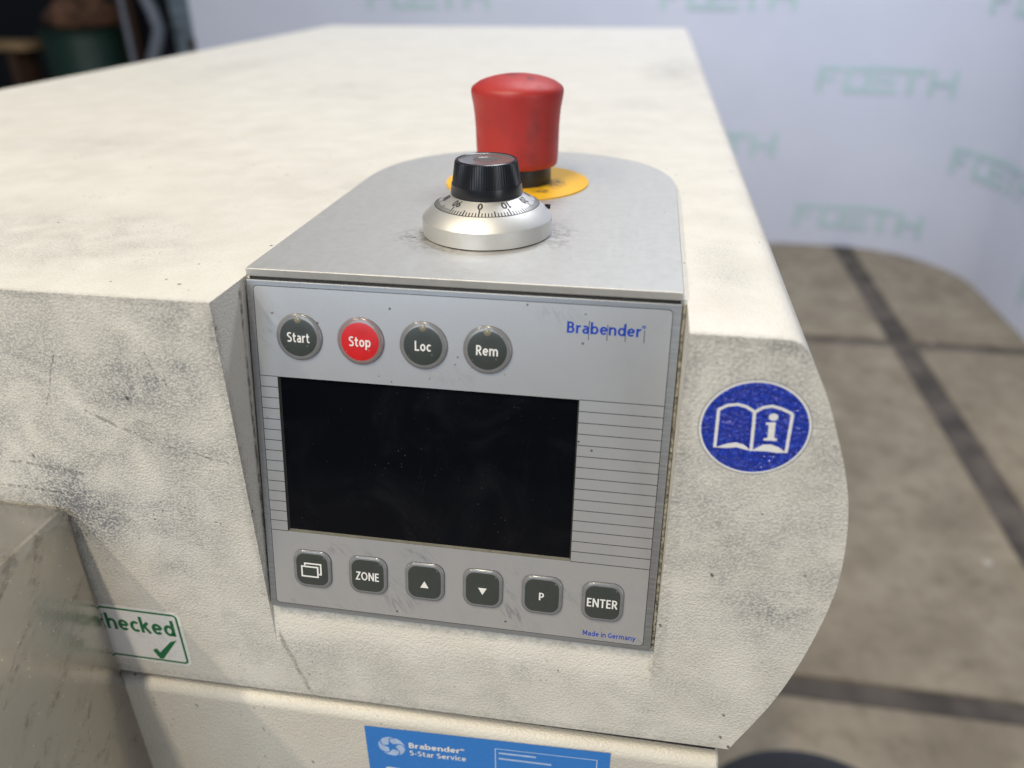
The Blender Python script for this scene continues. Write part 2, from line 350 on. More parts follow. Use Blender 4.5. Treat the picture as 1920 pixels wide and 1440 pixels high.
def panel_material(name, grey):
    n = NT(name)
    sm = n.noise(60, 4, 0.6, dist=0.8)
    low = n.step(n.vm('DOT_PRODUCT', n.P, (0, -1, 0)), 0.085, 0.11)      # more finger marks round the lower keys
    str1 = n.noise(1.0, 3, 0.6, vec=n.mapping((120, 420, 1), (0, 0, R(40))), dist=1.2)
    str2 = n.noise(1.0, 3, 0.6, vec=n.mapping((420, 90, 1), (0, 0, R(-28))), dist=1.0)
    area_ = n.step(n.noise(38, 3, vec=n.vm('ADD', n.P, (.3, .1, 0))), 0.46, 0.70)
    rub = n.mul(n.mul(n.step(str1, .52, .74), area_), n.ma('ADD', n.mul(low, 0.55), 0.15))
    smear = n.mx(n.blob((.0985, -.1225, 0), (.008, .010, .01)), n.mul(n.blob((.052, -.124, 0), (.012, .007, .01)), .8), n.mul(n.blob((.110, -.0065, 0), (.010, .005, .01)), .6))
    smear2 = n.mx(n.mul(n.blob((.029, -.1035, 0), (.012, .004, .01)), .7), n.mul(n.blob((.062, -.1025, 0), (.012, .005, .01)), .8), n.mul(n.blob((.073, -.031, 0), (.014, .005, .01)), .6), n.mul(n.blob((.009, -.018, 0), (.008, .012, .01)), .6))
    rub = n.mx(rub, n.mul(n.mul(smear, n.step(str2, .44, .72)), .85), n.mul(n.mul(smear2, n.step(str1, .44, .74)), .8))
    film = n.mul(n.step(sm, .42, .72), 0.20)
    ds, cs = n.voro(210); sp = n.n("SeparateColor"); n.put(sp.inputs[0], cs)
    k = n.mul(n.step(ds, .12, .05), n.step(sp.outputs[0], .88, .92))
    spots = n.mx(*[n.blob((u * MM, -v * MM, 0), (r * MM, r * MM, .01)) for u, v, r in ((24.8, 16.2, 1.1), (25.6, 14.6, .7), (26.5, 17.6, .6), (76, 23.5, .5), (75.2, 26.2, .6), (81, 26.8, .5), (92.5, 28.5, .5), (119, 5.6, .6), (9, 12, .8), (66, 32, .5))])
    c = n.mix(film, grey, tuple(q * .62 for q in grey)); c = n.mix(n.mul(rub, .7), c, (.07, .07, .072)); c = n.mix(n.mul(n.mx(k, n.mul(spots, n.step(n.noise(900, 2), .35, .55))), .85), c, (.03, .03, .03))
    return n.out(c, n.ma('ADD', n.mul(n.mx(rub, film), .25), .30), 0.60, n.bump(n.noise(1400, 1), .05, .0001))
M_FOIL = panel_material("silver_keypad_foil", (0.60, 0.61, 0.63))
M_LINE = plain("printed_dark_line", (0.035, 0.035, 0.04), 0.5)
M_BLUEINK = plain("blue_ink", (0.004, 0.045, 0.42), 0.4)
M_WHITEINK = plain("white_print", (0.80, 0.80, 0.78), 0.4, var=.05)
def key_mat(name, c, coat=1.0, rough=.35):
    n = NT(name); ds, cs = n.voro(600); sp = n.n("SeparateColor"); n.put(sp.inputs[0], cs)
    k = n.mul(n.step(ds, .2, .08), n.step(sp.outputs[0], .84, .88)); w = n.step(n.noise(250, 3), .45, .75, 0, .25)
    col = n.mix(w, c, tuple(q * .6 for q in c)); col = n.mix(n.mul(k, .6), col, (.3, .3, .29))
    return n.out(col, rough, 0.0, Coat_Weight=coat * .6, Coat_Roughness=.12)
M_KEY = key_mat("dark_key_cap", (0.042, 0.050, 0.047)); M_KEYRED = key_mat("red_key_cap", (0.60, 0.012, 0.014))
M_KEYRING = key_mat("clear_grey_key_rim", (0.19, 0.195, 0.205), .8, .25); M_KEYEDGE = plain("key_edge", (0.07, 0.07, 0.075), .4)
M_KEYRIM_RED = key_mat("clear_pinkish_key_rim", (0.23, 0.18, 0.185), .8, .25)
M_LED = key_mat("amber_led_window", (0.24, 0.22, 0.165), 1.0, .3)
def glass_material():
    n = NT("dark_display_glass")
    ds, cs = n.voro(800); sp = n.n("SeparateColor"); n.put(sp.inputs[0], cs)
    dens = n.step(n.noise(40, 3), .45, .7)
    k = n.mul(n.mul(n.step(ds, .20, .06), n.step(sp.outputs[0], .80, .9)), dens)
    ln = n.noise(1.0, 2, vec=n.mapping((900, 45, 1), (0, 0, R(12)))); k2 = n.mul(n.mul(n.step(ln, .66, .74), n.step(n.noise(35, 2), .5, .66)), .25)
    haze = n.step(n.noise(30, 4, .6, dist=1.0), .45, .8, 0, .012)
    c = n.mix(n.mx(n.mul(k, .18), n.mul(k2, .03), haze), (.0028, .0036, .0058), (.45, .46, .46))
    return n.out(c, n.step(n.noise(24, 3),   .35, .7, .05, .11), 0.0, Specular_IOR_Level=.2)
M_GLASS = glass_material(); M_WELL = plain("display_recess", (0.045, 0.048, 0.045), .45); M_SILL = plain("display_lower_edge", (0.16, 0.155, 0.13), .4)
def red_material():
    n = NT("red_button_plastic")
    sm = n.mx(n.mul(n.blob((.010, -.018, .024), (.005, .03, .017)), .6), n.mul(n.blob((.0165, -.012, .022), (.004, .02, .014)), .5), n.mul(n.blob((-.002, -.003, .05), (.006, .006, .004)), .8), n.mul(n.blob((.007, -.007, .049), (.003, .006, .004)), .8))
    d = n.mul(n.ma('ADD', sm, n.step(n.noise(60, 3), .45, .8, 0, .4)), n.step(n.noise(75, 3), .25, .75))
    c = n.mix(d, (0.40, 0.024, 0.020), (.07, .015, .015))
    return n.out(c, n.step(n.noise(120, 3),   .3, .7, .44, .56), 0.0, n.bump(n.noise(900, 2), .08, .0002))
M_RED = red_material(); M_BLACK = plain("black_plastic", (0.012, 0.013, 0.016), .32)
M_BLACKR = plain("black_ribbed_plastic", (0.010, 0.011, 0.015), .28)
def yellow_material():
    n = NT("yellow_ring_plastic")
    d = n.mul(n.mx(n.blob((.0190, -.004, .001), (.007, .014, .01)), n.mul(n.blob((.014, -.018, .001), (.008, .006, .01)), .8), n.step(n.noise(90, 4), .55, .8, 0, .4)), n.step(n.noise(600, 3), .35, .62))  # red cap's shadow painted dark right of the neck, plus random dirt
    return n.out(n.mix(d, (0.86, 0.49, 0.014), (.07, .055, .03)), .42)
M_YEL = yellow_material(); M_CAP = plain("grey_gloss_cap", (0.13, 0.13, 0.135), .16)
M_SEAL = plain("grimy_sealing_strip", (0.22, 0.20, 0.155), .8, var=.7, scale=700)

# ------------------------------------------------------------------ setting: floor, backdrop, dark hall
def slab_material():
    n = NT("worn_concrete_slab")
    a = n.noise(4.5, 5, .65); b = n.noise(16, 4, .65); c0 = n.mix(n.step(a, .3, .7), (0.212, 0.170, 0.112), (0.330, 0.275, 0.192))
    c1 = n.mix(n.step(b, .45, .75, 0, .6), c0, (.15, .118, .075)); ds, cs = n.voro(9); sp = n.n("SeparateColor"); n.put(sp.inputs[0], cs)
    c2 = n.mix(n.mul(n.mul(n.step(ds, .14, .07), n.step(sp.outputs[0], .8, .86)), .8), c1, (.55, .48, .40))
    return n.out(c2, n.step(b, .3, .7, .45, .65), 0.0, n.bump(n.noise(60, 4), .2, .004))
M_SLAB = slab_material(); M_JOINT = plain("dark_joint", (0.085, 0.069, 0.055), .75, var=.45, scale=8)
fl = mesh("floor", [(-14, -10, FLOOR - .008), (14, -10, FLOOR - .008), (14, 16, FLOOR - .008), (-14, 16, FLOOR - .008)], [(0, 1, 2, 3)], M_JOINT)
tag(fl, kind="structure")
xs = [1.2 - 1.82 * k for k in (3, 2, 1, 0)] + [3.02]; ys = [1.005 + 1.815 * k for k in (-3, -2, -1, 0, 1, 2, 3)]
gx = {1.2: .047}; gy = {1: .036, 2: .046}
for i in range(4):
    for j in range(6):
        x0 = xs[i] + gx.get(xs[i], .045); x1 = xs[i + 1] - gx.get(xs[i + 1], .045)
        y0 = ys[j] + {3: .030, 4: .036}.get(j, .04); y1 = ys[j + 1] - {3: .030, 4: .036}.get(j + 1, .04)
        if y1 > 4.7 and x1 > 2: pass
        v, f = box(x0 - (x0 + x1) / 2, x1 - (x0 + x1) / 2, y0 - (y0 + y1) / 2, y1 - (y0 + y1) / 2, -.05, 0)
        o = mesh("slab", v, f, M_SLAB, fl, loc=((x0 + x1) / 2, (y0 + y1) / 2, FLOOR + random.uniform(-.001, .001)))
        finish(o, .008, 2)

BY, BXR, BR = 4.05, 1.69, 0.55
def wall_at(s):
    """point (x, y) and inward normal at arc length s; s equals x on the straight back part"""
    if s < BXR - BR: return (s, BY), (0, -1)
    a = (s - (BXR - BR)) / BR
    if a < math.pi / 2: return (BXR - BR + BR * math.sin(a), BY - BR + BR * math.cos(a)), (-math.sin(a), -math.cos(a))
    return (BXR, BY - BR - (a - math.pi / 2) * BR), (-1, 0)
ss = [-2.325, -1.5, -.5, .5] + [1.14 + .04 * k for k in range(23)] + [2.3, 2.8, 3.6, 4.2]
v, f = [], []
for s in ss:
    (x, y), (nx, ny) = wall_at(s)
    for z in (FLOOR + .001, 1.3): v.append((x, y, z))
    for z in (FLOOR + .001, 1.3): v.append((x - nx * .012, y - ny * .012, z))
for i in range(len(ss) - 1):
    a, b = 4 * i, 4 * i + 4; f += [(a, b, b + 1, a + 1), (a + 2, a + 3, b + 3, b + 2), (a + 1, b + 1, b + 3, a + 3), (a, a + 2, b + 2, b)]
f += [(0, 1, 3, 2), (len(v) - 4, len(v) - 2, len(v) - 1, len(v) - 3)]
def banner_material():
    n = NT("white_banner_fabric"); a = n.noise(2.0, 3)
    return n.out(n.mix(n.step(a, .3, .7), (.75, .785, .92), (.79, .82, .94)), .6, 0, n.bump(n.noise(1.6, 2), .25, .05))
banner = mesh("backdrop_banner", v, f, banner_material(), smooth=40)
tag(banner, "curved white backdrop banner with pale green lettering behind the machine", "banner")
M_GREEN = plain("pale_green_print", (.58, .755, .765), .6, var=.05, scale=4)
def bar(x0, x1, y0, y1): return [(x0, y0), (x1, y0), (x1, y1), (x0, y1)]
# FOETH drawn in wide strokes joined by a bar along the top (unit: letter height 1, total length 5.1)
tk = .2
LOGO = [bar(0, .9, 1 - tk, 1), bar(0, tk, 0, 1 - tk), bar(tk, .62, .42, .42 + tk * .9),
        bar(1.02, 1.98, 1 - tk, 1), bar(1.02, 1.98, 0, tk), bar(1.02, 1.22, tk, 1 - tk), bar(1.78, 1.98, tk, 1 - tk),
        bar(1.98, 2.95, 1 - tk, 1), bar(1.98, 2.95, 0, tk), bar(1.98, 2.90, .42, .42 + tk * .9),
        bar(2.95, 3.95, 1 - tk, 1), bar(3.33, 3.55, 0, 1 - tk), bar(4.08, 4.28, 0, 1), bar(4.9, 5.1, 0, 1), bar(4.28, 4.9, .40, .60)]
def logo(s0, z0, h=.122, length=.635):
    v, f = [], []
    for q in LOGO:
        a0, a1 = q[0][0], q[1][0]; k = max(1, int((a1 - a0) / .25))
        for i in range(k):
            b = len(v)
            for aa, zz in ((a0 + (a1 - a0) * i / k, q[0][1]), (a0 + (a1 - a0) * (i + 1) / k, q[0][1]), (a0 + (a1 - a0) * (i + 1) / k, q[2][1]), (a0 + (a1 - a0) * i / k, q[2][1])):
                (x, y), (nx, ny) = wall_at(s0 + aa / 5.1 * length); v.append((x + nx * .004, y + ny * .004, z0 + zz * h))
            f.append((b, b + 1, b + 2, b + 3))
    return mesh("printed_lettering", v, f, M_GREEN, banner)
for k, z in enumerate((-.112, -.475, -.80, -1.15)):
    for s0 in ((-1.33, .15, 1.63) if k % 2 == 0 else (-.55, .935, 2.42)): logo(s0, z)

hall = mesh("back_wall", *box(-9, -1.5, 6.6, 6.7, FLOOR, 3.0), plain("dark_hall_wall", (.012, .013, .018), .8)); tag(hall, kind="structure")
# things in the dim hall, left of the backdrop
def tube(name, pts, r, mat, parent=None, seg=16):
    v, f = [], []; n = len(pts); P = [Vector(p) for p in pts]
    for i, p in enumerate(P):
        t = (P[min(i + 1, n - 1)] - P[max(i - 1, 0)]).normalized(); a = t.orthogonal().normalized() if abs(t.y) > .9 else t.cross(Vector((0, 1, 0))).normalized(); b = t.cross(a)
        for k in range(seg): q = 2 * math.pi * k / seg; v.append(p + r * (math.cos(q) * a + math.sin(q) * b))
    for i in range(n - 1):
        for k in range(seg): f.append((i * seg + k, i * seg + (k + 1) % seg, (i + 1) * seg + (k + 1) % seg, (i + 1) * seg + k))
    f += [tuple(range(seg)), tuple((n - 1) * seg + k for k in range(seg))]
    return mesh(name, v, f, mat, parent, 50)
M_DGREEN = plain("dark_green_paint", (.010, .040, .026), .5, scale=9); M_SACK = plain("brown_sacking", (.14, .07, .04), .9, var=.5, scale=14)
M_WOOD = plain("pale_timber", (.36, .24, .12), .7, var=.3, scale=12); M_BROWN = plain("brown_board", (.075, .035, .02), .7, scale=9)
M_PIPE = plain("grey_steel_pipe", (.26, .29, .35), .4, scale=9); M_CAB = plain("blue_grey_sheet_metal", (.34, .43, .50), .5, scale=7); M_DARK = plain("dark_blue_cloth", (.03, .03, .045), .9, scale=9)
dr = empty("drum", (-3.56, 4.85, FLOOR)); tag(dr, "dark green drum in the dim hall, under the brown sack", "drum")
v, f, _ = lathe([(.25, 0), (.26, .02), (.26, .30), (.27, .32), (.26, .34), (.26, .62), (.27, .64), (.26, .66), (.26, .93), (.255, .95)], 40); mesh("drum_body", v, f, M_DGREEN, dr, 40)
v, f, _ = lathe([(.268, .945), (.272, .965), (.262, .975), (.24, .962)], 40); mesh("drum_lid", v, f, M_DGREEN, dr, 40)
v, f, _ = lathe([(.02, 0), (.19, .0), (.23, .05), (.20, .12), (.10, .18), (.02, .20)], 28)
v = [(x * (1 + .18 * math.sin(5 * math.atan2(y, x) + 9 * z)), y * (1 + .15 * math.cos(4 * math.atan2(y, x))), z * (1 + .25 * math.sin(3 * math.atan2(y, x)))) for x, y, z in v]
tag(mesh("sack", v, f, M_SACK, smooth=60, loc=(-3.56, 4.85, FLOOR + .977)), "crumpled brown sack lying on the dark green drum", "sack")
tr = empty("trestle", (-4.2, 4.75, FLOOR)); tag(tr, "pale timber board on dark legs at the far left edge", "trestle")
mesh("board", *box(-.55, .36, -.12, .12, .855, .905), M_WOOD, tr)
for x in (-.42, .22): mesh("leg", *box(x - .03, x + .03, -.1, .1, 0, .855), M_BROWN, tr)
bd = mesh("upright_board", *box(-.06, .06, -.015, .015, 0, 1.25), M_BROWN, loc=(-3.26, 4.9, FLOOR + .001)); tag(bd, "narrow dark brown upright board beside the green drum", "board")
v, f = [], []
for i in range(13):
    x = -.11 + .22 * i / 12; y = .02 * math.sin(i * 1.7)
    v += [(x, y, 0), (x, y, 1.4), (x, y + .015, 0), (x, y + .015, 1.4)]
for i in range(12): a = 4 * i; f += [(a, a + 4, a + 5, a + 1), (a + 2, a + 3, a + 7, a + 6), (a + 1, a + 5, a + 7, a + 3), (a, a + 2, a + 6, a + 4)]
f += [(0, 1, 3, 2), (48, 50, 51, 49)]
tag(mesh("work_coat", v, f, M_DARK, smooth=60, loc=(-3.22, 5.05, FLOOR + .02)), "dark blue cloth hanging behind the upright pipe", "cloth")
tag(tube("upright_pipe", [(-3.08, 4.6, FLOOR), (-3.08, 4.6, -.3), (-3.085, 4.6, .3)], .016, M_PIPE), "straight light grey pipe standing left of the bent pipe", "pipe")
tag(tube("bent_pipe", [(-2.90, 4.5, FLOOR), (-2.90, 4.5, -.55), (-2.885, 4.5, -.42), (-2.83, 4.5, -.32), (-2.80, 4.5, -.25), (-2.82, 4.5, -.16), (-2.86, 4.5, -.06), (-2.88, 4.5, .1), (-2.88, 4.5, .4)], .036, M_PIPE), "bent light grey pipe beside the slatted cabinet", "pipe")
cb = empty("slatted_cabinet", (-2.70, 4.75, FLOOR)); tag(cb, "blue grey slatted metal cabinet next to the backdrop edge", "cabinet")
mesh("cabinet_body", *box(-.16, .20, .0, .3, 0, 1.6), M_CAB, cb)
for k in range(18): mesh("slat", *box(-.15, .19, -.02, -.002, .10 + .08 * k, .10 + .08 * k + .05), M_CAB, cb)
mesh("latch", *box(-.05, .05, -.045, -.021, .86, .93), M_BROWN, cb)
# dark round tub on the floor beside the machine
tb = empty("tub", (.425, .405, FLOOR)); tag(tb, "round black tub on the slabs at the bottom edge beside the machine", "tub")
v, f, _ = lathe([(.13, 0), (.145, .01), (.172, .285), (.172, .295)], 48); mesh("tub_body", v, f, M_BLACK, tb, 40)
v, f, _ = lathe([(.172, .296), (.182, .298), (.184, .31), (.178, .321), (.150, .327), (.02, .329)], 48); mesh("tub_lid", v, f, M_BLACK, tb, 40)

# ------------------------------------------------------------------ the machine
mac = empty("machine", (0, 0, 0)); mac.location = (0, 0, FLOOR); tag(mac, "cream white laboratory machine with grey control panel, black dial and red emergency button", "machine")
OFF = Vector((0, 0, -FLOOR))
def part(o):            # parts are modelled in scene coordinates
    o.parent = mac; o.location = Vector(o.location) + OFF; return o
prof = [(172, 0), (178, -.05), (181, -.35), (183.3, -1.2), (184.9, -2.6), (186.4, -4.8), (192.2, -15.4), (196.2, -24.5), (199.6, -33.2), (203.1, -43), (205.9, -53), (207.9, -64), (209.1, -76), (209.4, -85), (209.1, -93), (207.8, -104), (205.4, -117.5), (202.2, -131.5), (197.2, -148), (191.5, -162), (186.6, -173), (184.6, -178.2)]
prof = prof[:5] + curve(*prof[5:])
poly = [(x * MM, z * MM) for x, z in prof] + [(XL, -.1855), (XL, 0)]
v, f = prism(poly, FY, DEPTH, 'Y')
hs = mesh("housing", v, f, M_COAT)
hs.data.polygons.foreach_set('use_smooth', [True] * len(hs.data.polygons)); hs.data.set_sharp_from_angle(angle=R(40))
H0 = -.0026
cut = [pan(-.008, H0), pan(.134, H0)]
y, z = cut[-1]
for L_, sl in ((.004, 9), (.004, 7.5), (.004, 5.5), (.006, 3.5), (.012, 2.5)):
    y -= L_ * math.sin(R(sl)); z -= L_ * math.cos(R(sl)); cut.append((y, z))
cut += [(-.09, z), (-.09, .02), (cut[0][0], .02)]
v, f = prism(cut, -.0010, .1514, 'X')
cutter = mesh("cutter", v, f, M_COAT)
finish(hs, .0011, 3, cutter)
part(hs)
# lower cabinet with rounded front top edge
lp = [(.0035, -.1850)]
for k in range(9):
    a = R(90 - 90 * k / 8); lp.append((FY + .0050 - .0050 * math.sin(R(90) - a), -.1905 + .0050 * math.sin(a)))
lp += [(FY, FLOOR + .02), (DEPTH - .02, FLOOR + .02), (DEPTH - .02, -.1855)]
lp = [(y_ - .0025 if y_ < 0 else y_, z_ + (.0008 if z_ > -.2 else 0)) for y_, z_ in lp]
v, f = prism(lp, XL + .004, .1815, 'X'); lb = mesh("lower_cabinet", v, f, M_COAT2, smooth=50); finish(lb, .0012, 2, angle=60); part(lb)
v, f = box(XL + .01, .1800, FY + .004, DEPTH - .03, -.1860, -.1790); gk = part(mesh("gasket", v, f, M_BLACK))

# aluminium top plate
pl = [(0, 0)]
pl = [(0.0, .0005), (.150, .0005), (.150, .128)]
for k in range(1, 32):
    a = math.pi * k / 32; c, s_ = math.cos(a), math.sin(a); e = 2 / 2.35
    pl.append((.075 + .075 * math.copysign(abs(c) ** e, c), .128 + .078 * abs(s_) ** e))
pl.append((0, .128))
v, f = prism(pl, .0004, TOPT, 'Z'); tp = mesh("top_plate", v, f, M_PLATE); tp.data.set_sharp_from_angle(angle=R(40)); finish(tp, .00025, 2); part(tp)
v, f = prism([(.075 + (x - .075) * .992, .001 + y * .992) for x, y in pl], -.0020, .0004, 'Z'); part(mesh("plate_underside", v, f, M_BLACK))

# ------------------------------------------------------------------ control panel (local: x right, y up the panel, z out of it)
PT = .0022
def P2(u, v_): return (u * MM, -v_ * MM)
outer = [(0, 0), (PW, 0), (PW, -PL), (0, -PL)]
v, f = box(0, PW, -PL, -.0006, -PT, 0)
cp = mesh("control_panel", v, f, M_ALU)
su0, su1, sv0, sv1 = 9.3, 118.6, 35.5, 97.95
cb_ = mesh("cut", *box(su0 * MM, su1 * MM, -sv1 * MM, -sv0 * MM, -.0016, .01), M_WELL)
finish(cp, .00022, 2, cb_)
cp.parent = mac; cp.location = OFF; cp.rotation_euler = (math.pi / 2 - TILT, 0, 0)
cp["label"] = "slanted grey control panel with dark display and ten keys"
# keypad foil, slightly sunk inside the fine border line, with the display opening
fo = rrect(2.65 * MM, 147.05 * MM, -130.2 * MM, -2.65 * MM, 1.4 * MM)
v = [(x, y, .00012) for x, y in fo]; n0 = len(v)
bmf = bmesh.new(); ov = [bmf.verts.new(p) for p in v]; iv = [bmf.verts.new((x * MM, -y * MM, .00012)) for x, y in ((su0, sv0), (su1, sv0), (su1, sv1), (su0, sv1))]
edges = [bmf.edges.new((ov[i], ov[(i + 1) % n0])) for i in range(n0)] + [bmf.edges.new((iv[i], iv[(i + 1) % 4])) for i in range(4)]
bmesh.ops.triangle_fill(bmf, use_beauty=True, use_dissolve=False, edges=edges, normal=(0, 0, 1))
me = bpy.data.meshes.new("keypad_foil"); bmf.to_mesh(me); bmf.free(); me.materials.append(M_FOIL); link("keypad_foil", me, cp)
v, f = frame_faces(rrect(2.42 * MM, 147.28 * MM, -130.43 * MM, -2.42 * MM, 1.6 * MM), fo, .00010)
mesh("border_line", v, f, M_LINE, cp)
# fine printed lines either side of the display
v, f = [], []
def line(u0, u1, w0, w1):
    b = len(v); v.extend([(u0 * MM, -w0 * MM, .00016), (u1 * MM, -w0 * MM, .00016), (u1 * MM, -w1 * MM, .00016), (u0 * MM, -w1 * MM, .00016)]); f.append((b, b + 1, b + 2, b + 3))
for k in range(16):
    w = 35.5 + k * 62.4 / 15
    line(2.6, su0 - .02, w - .13, w + .13)
mesh("printed_lines", v, f, M_LINE, cp)
v, f = [], []
for k in range(16):
    w = 35.5 + k * 62.4 / 15; line(su1 + .02, 147.1, w - .13, w + .13)
mesh("printed_lines", v, f, M_LINE, cp)
# recessed display
W4 = lambda h, d=0: [((su0 + d) * MM, -(sv0 + d) * MM, h), ((su1 - d) * MM, -(sv0 + d) * MM, h), ((su1 - d) * MM, -(sv1 - d) * MM, h), ((su0 + d) * MM, -(sv1 - d) * MM, h)]
v = W4(.00006, .02) + W4(-.0012, .6); f = [(i, (i + 1) % 4, 4 + (i + 1) % 4, 4 + i) for i in range(4)]
mesh("display_bezel", v, f, [M_WELL, M_SILL], cp, midx=[0, 0, 1, 0])
mesh("display_glass", W4(-.0011, .55), [(0, 1, 2, 3)], M_GLASS, cp)
# keys
def round_key(u, v_, txt, w, red=False, led=True):
    pr = [(8.6, 0), (8.56, .3), (8.4, .62), (8.05, .88), (7.45, 1.04), (6.85, 1.13), (3.5, 1.22), (.2, 1.24)]
    pr = [(r * MM, z * MM + .0001) for r, z in pr]
    vv, ff, idx = lathe(pr, 64)
    mi = [2 if i == 0 else (0 if i >= 5 else 1) for i in idx]
    o = mesh("round_key", vv, ff, [M_KEYRED if red else M_KEY, M_KEYRIM_RED if red else M_KEYRING, M_KEYEDGE], cp, 60, mi, loc=(u * MM, -v_ * MM, 0))
    if led:
        q, g, _ = lathe([(1.25 * MM, 0), (1.2 * MM, .00007), (.1 * MM, .00010)], 20); mesh("key_lamp", q, g, M_LED, cp, 60, loc=(u * MM, -(v_ - 6.3) * MM, .00126))
    text("key_print", txt, M_WHITEINK, cp, (u - w / 2) * MM, (u + w / 2) * MM, -(v_ + 1.75) * MM, 3.55 * MM, .00142, .15)
    o["label"] = ("red" if red else "dark grey") + " round key reading " + txt
round_key(18.74, 20.1, "Start", 8.3); round_key(41.35, 20.1, "Stop", 7.9, True, False); round_key(63.95, 20.1, "Loc", 5.7); round_key(86.44, 20.1, "Rem", 7.6)
def square_key(u, v_, what):
    rings = [(7.75, 4.3, 0), (7.7, 4.3, .45), (7.35, 4.0, .85), (6.75, 3.6, 1.0), (6.4, 3.4, 1.0), (3, 1.5, 1.04)]
    vv, ff, mi = [], [], []
    for w, r, h in rings: vv += [(x * MM, y * MM * 1.05, h * MM + .0001) for x, y in rrect(-w, w, -w, w, r, 8)]
    m = 36
    for i in range(len(rings) - 1):
        for k in range(m): ff.append((i * m + k, i * m + (k + 1) % m, (i + 1) * m + (k + 1) % m, (i + 1) * m + k)); mi.append(2 if i == 0 else (0 if i >= 4 else 1))
    ff.append(tuple((len(rings) - 1) * m + k for k in range(m))); mi.append(0)
    o = mesh("square_key", vv, ff, [M_KEY, M_KEYRING, M_KEYEDGE], cp, 60, mi, loc=(u * MM, -v_ * MM, 0))
    h = .00122
    if what in ("ZONE", "P", "ENTER"):
        w, cap = {"ZONE": (9.2, 3.6), "P": (1.9, 3.2), "ENTER": (11.2, 3.6)}[what]
        text("key_print", what, M_WHITEINK, cp, (u - w / 2 - .1) * MM, (u + w / 2 - .1) * MM, -(v_ + cap / 2 + .2) * MM, cap * MM, h, .15); o["label"] = "dark grey square key reading " + what
    elif what in ("up", "down"):
        s_ = 1 if what == "up" else -1
        mesh("key_print", [((u - 1.65) * MM, -(v_ + .9 + s_ * 1.4) * MM, h), ((u + 1.65) * MM, -(v_ + .9 + s_ * 1.4) * MM, h), (u * MM, -(v_ + .9 - s_ * 1.5) * MM, h)], [(0, 1, 2)], M_WHITEINK, cp); o["label"] = "dark grey square key with a white triangle pointing " + what
    else:
        vv, ff = [], []
        def q(u0, u1, w0, w1):
            b = len(vv); vv.extend([((u + u0) * MM, -(v_ + w0) * MM, h), ((u + u1) * MM, -(v_ + w0) * MM, h), ((u + u1) * MM, -(v_ + w1) * MM, h), ((u + u0) * MM, -(v_ + w1) * MM, h)]); ff.append((b, b + 1, b + 2, b + 3))
        t = .62
        q(-4.5, 2.6, -1.5, -1.5 + t); q(-4.5, 2.6, 3.4 - t, 3.4); q(-4.5, -4.5 + t, -1.5 + t, 3.4 - t); q(2.6 - t, 2.6, -1.5 + t, 3.4 - t)
        q(-3.2, 3.9, -2.9, -2.9 + t); q(3.9 - t, 3.9, -2.9 + t, 2.1 - t); q(2.75, 3.9, 2.1 - t, 2.1); q(-3.2, -3.2 + t, -2.9 + t, -1.6)
        mesh("key_print", vv, ff, M_WHITEINK, cp); o["label"] = "dark grey square key with two overlapping white frames"
for i, w in enumerate(("frames", "ZONE", "up", "down", "P", "ENTER")): square_key(18.73 + 22.49 * i, 113.2, w)
# blue print
text("maker_name", "Brabender", M_BLUEINK, cp, 113.1 * MM, 137.5 * MM, -12.25 * MM, 3.85 * MM, .00018, .155)
text("registered_mark", "®", M_BLUEINK, cp, 137.6 * MM, 139.0 * MM, -9.3 * MM, 1.0 * MM, .00018, .12)
v, f = [], []
for u, a, b in ((120.4, 7.8, 14.3), (126.5, 8.7, 14.2), (132.5, 7.9, 14.2), (138.6, 9.8, 14.15)): line(u - .11, u + .11, a, b)
mesh("printed_bars", v, f, M_LINE, cp)
text("origin_print", "Made in Germany", M_BLUEINK, cp, 124.6 * MM, 144.2 * MM, -128.5 * MM, 2.15 * MM, .00018, .13)
# grimy seal in the gap right of the panel
v, f = box(.1503, .1512, -PL, -.001, -.0024, -.0008); sl = mesh("gap_seal", v, f, M_SEAL, cp)

# ------------------------------------------------------------------ turns dial
dc = (.07534, .05513); TZ = TOPT
dial = mesh("dial", *lathe([(24.6 * MM, 0.25 * MM), (25.2 * MM, .5 * MM), (25.25 * MM, 6.5 * MM), (24.95 * MM, 6.95 * MM), (20.35 * MM, 11.3 * MM), (13.2 * MM, 15.3 * MM), (5 * MM, 15.5 * MM)], 128)[:2], M_DIAL, smooth=20)
dial.location = (dc[0], dc[1], TZ); part(dial); dial["label"] = "silver turns-counting dial with black ribbed knob"
v, f, _ = lathe([(24.4 * MM, .02 * MM), (24.4 * MM, .3 * MM)], 96); mesh("dial_foot", v, f, M_BLACK, dial)
v, f = [], []
def cone(r): return (11.3 + (20.35 - r) * (15.3 - 11.3) / (20.35 - 13.2)) * MM
def on_cone(ang, r, up=.06):      # ang counted from the front, positive to the right
    a = R(ang); nr, nz = .487, .873
    return (math.sin(a) * (r * MM + up * MM * nr), -math.cos(a) * (r * MM + up * MM * nr), cone(r) + up * MM * nz)
def patch(a0, a1, r0, r1):
    b = len(v); v.extend([on_cone(a0, r0), on_cone(a1, r0), on_cone(a1, r1), on_cone(a0, r1)]); f.append((b, b + 1, b + 2, b + 3))
A0 = 2.0
for k in range(100):
    ln = 3.0 if k % 10 == 0 else (2.3 if k % 5 == 0 else 1.6); w = .62 if k % 5 else .75
    patch(A0 + 3.6 * k - w, A0 + 3.6 * k + w, 20.04, 20.1 - ln)
for k in range(144): patch(2.5 * k, 2.5 * k + 2.5, 20.32, 20.05)
mesh("dial_graduations", v, f, M_LINE, dial)
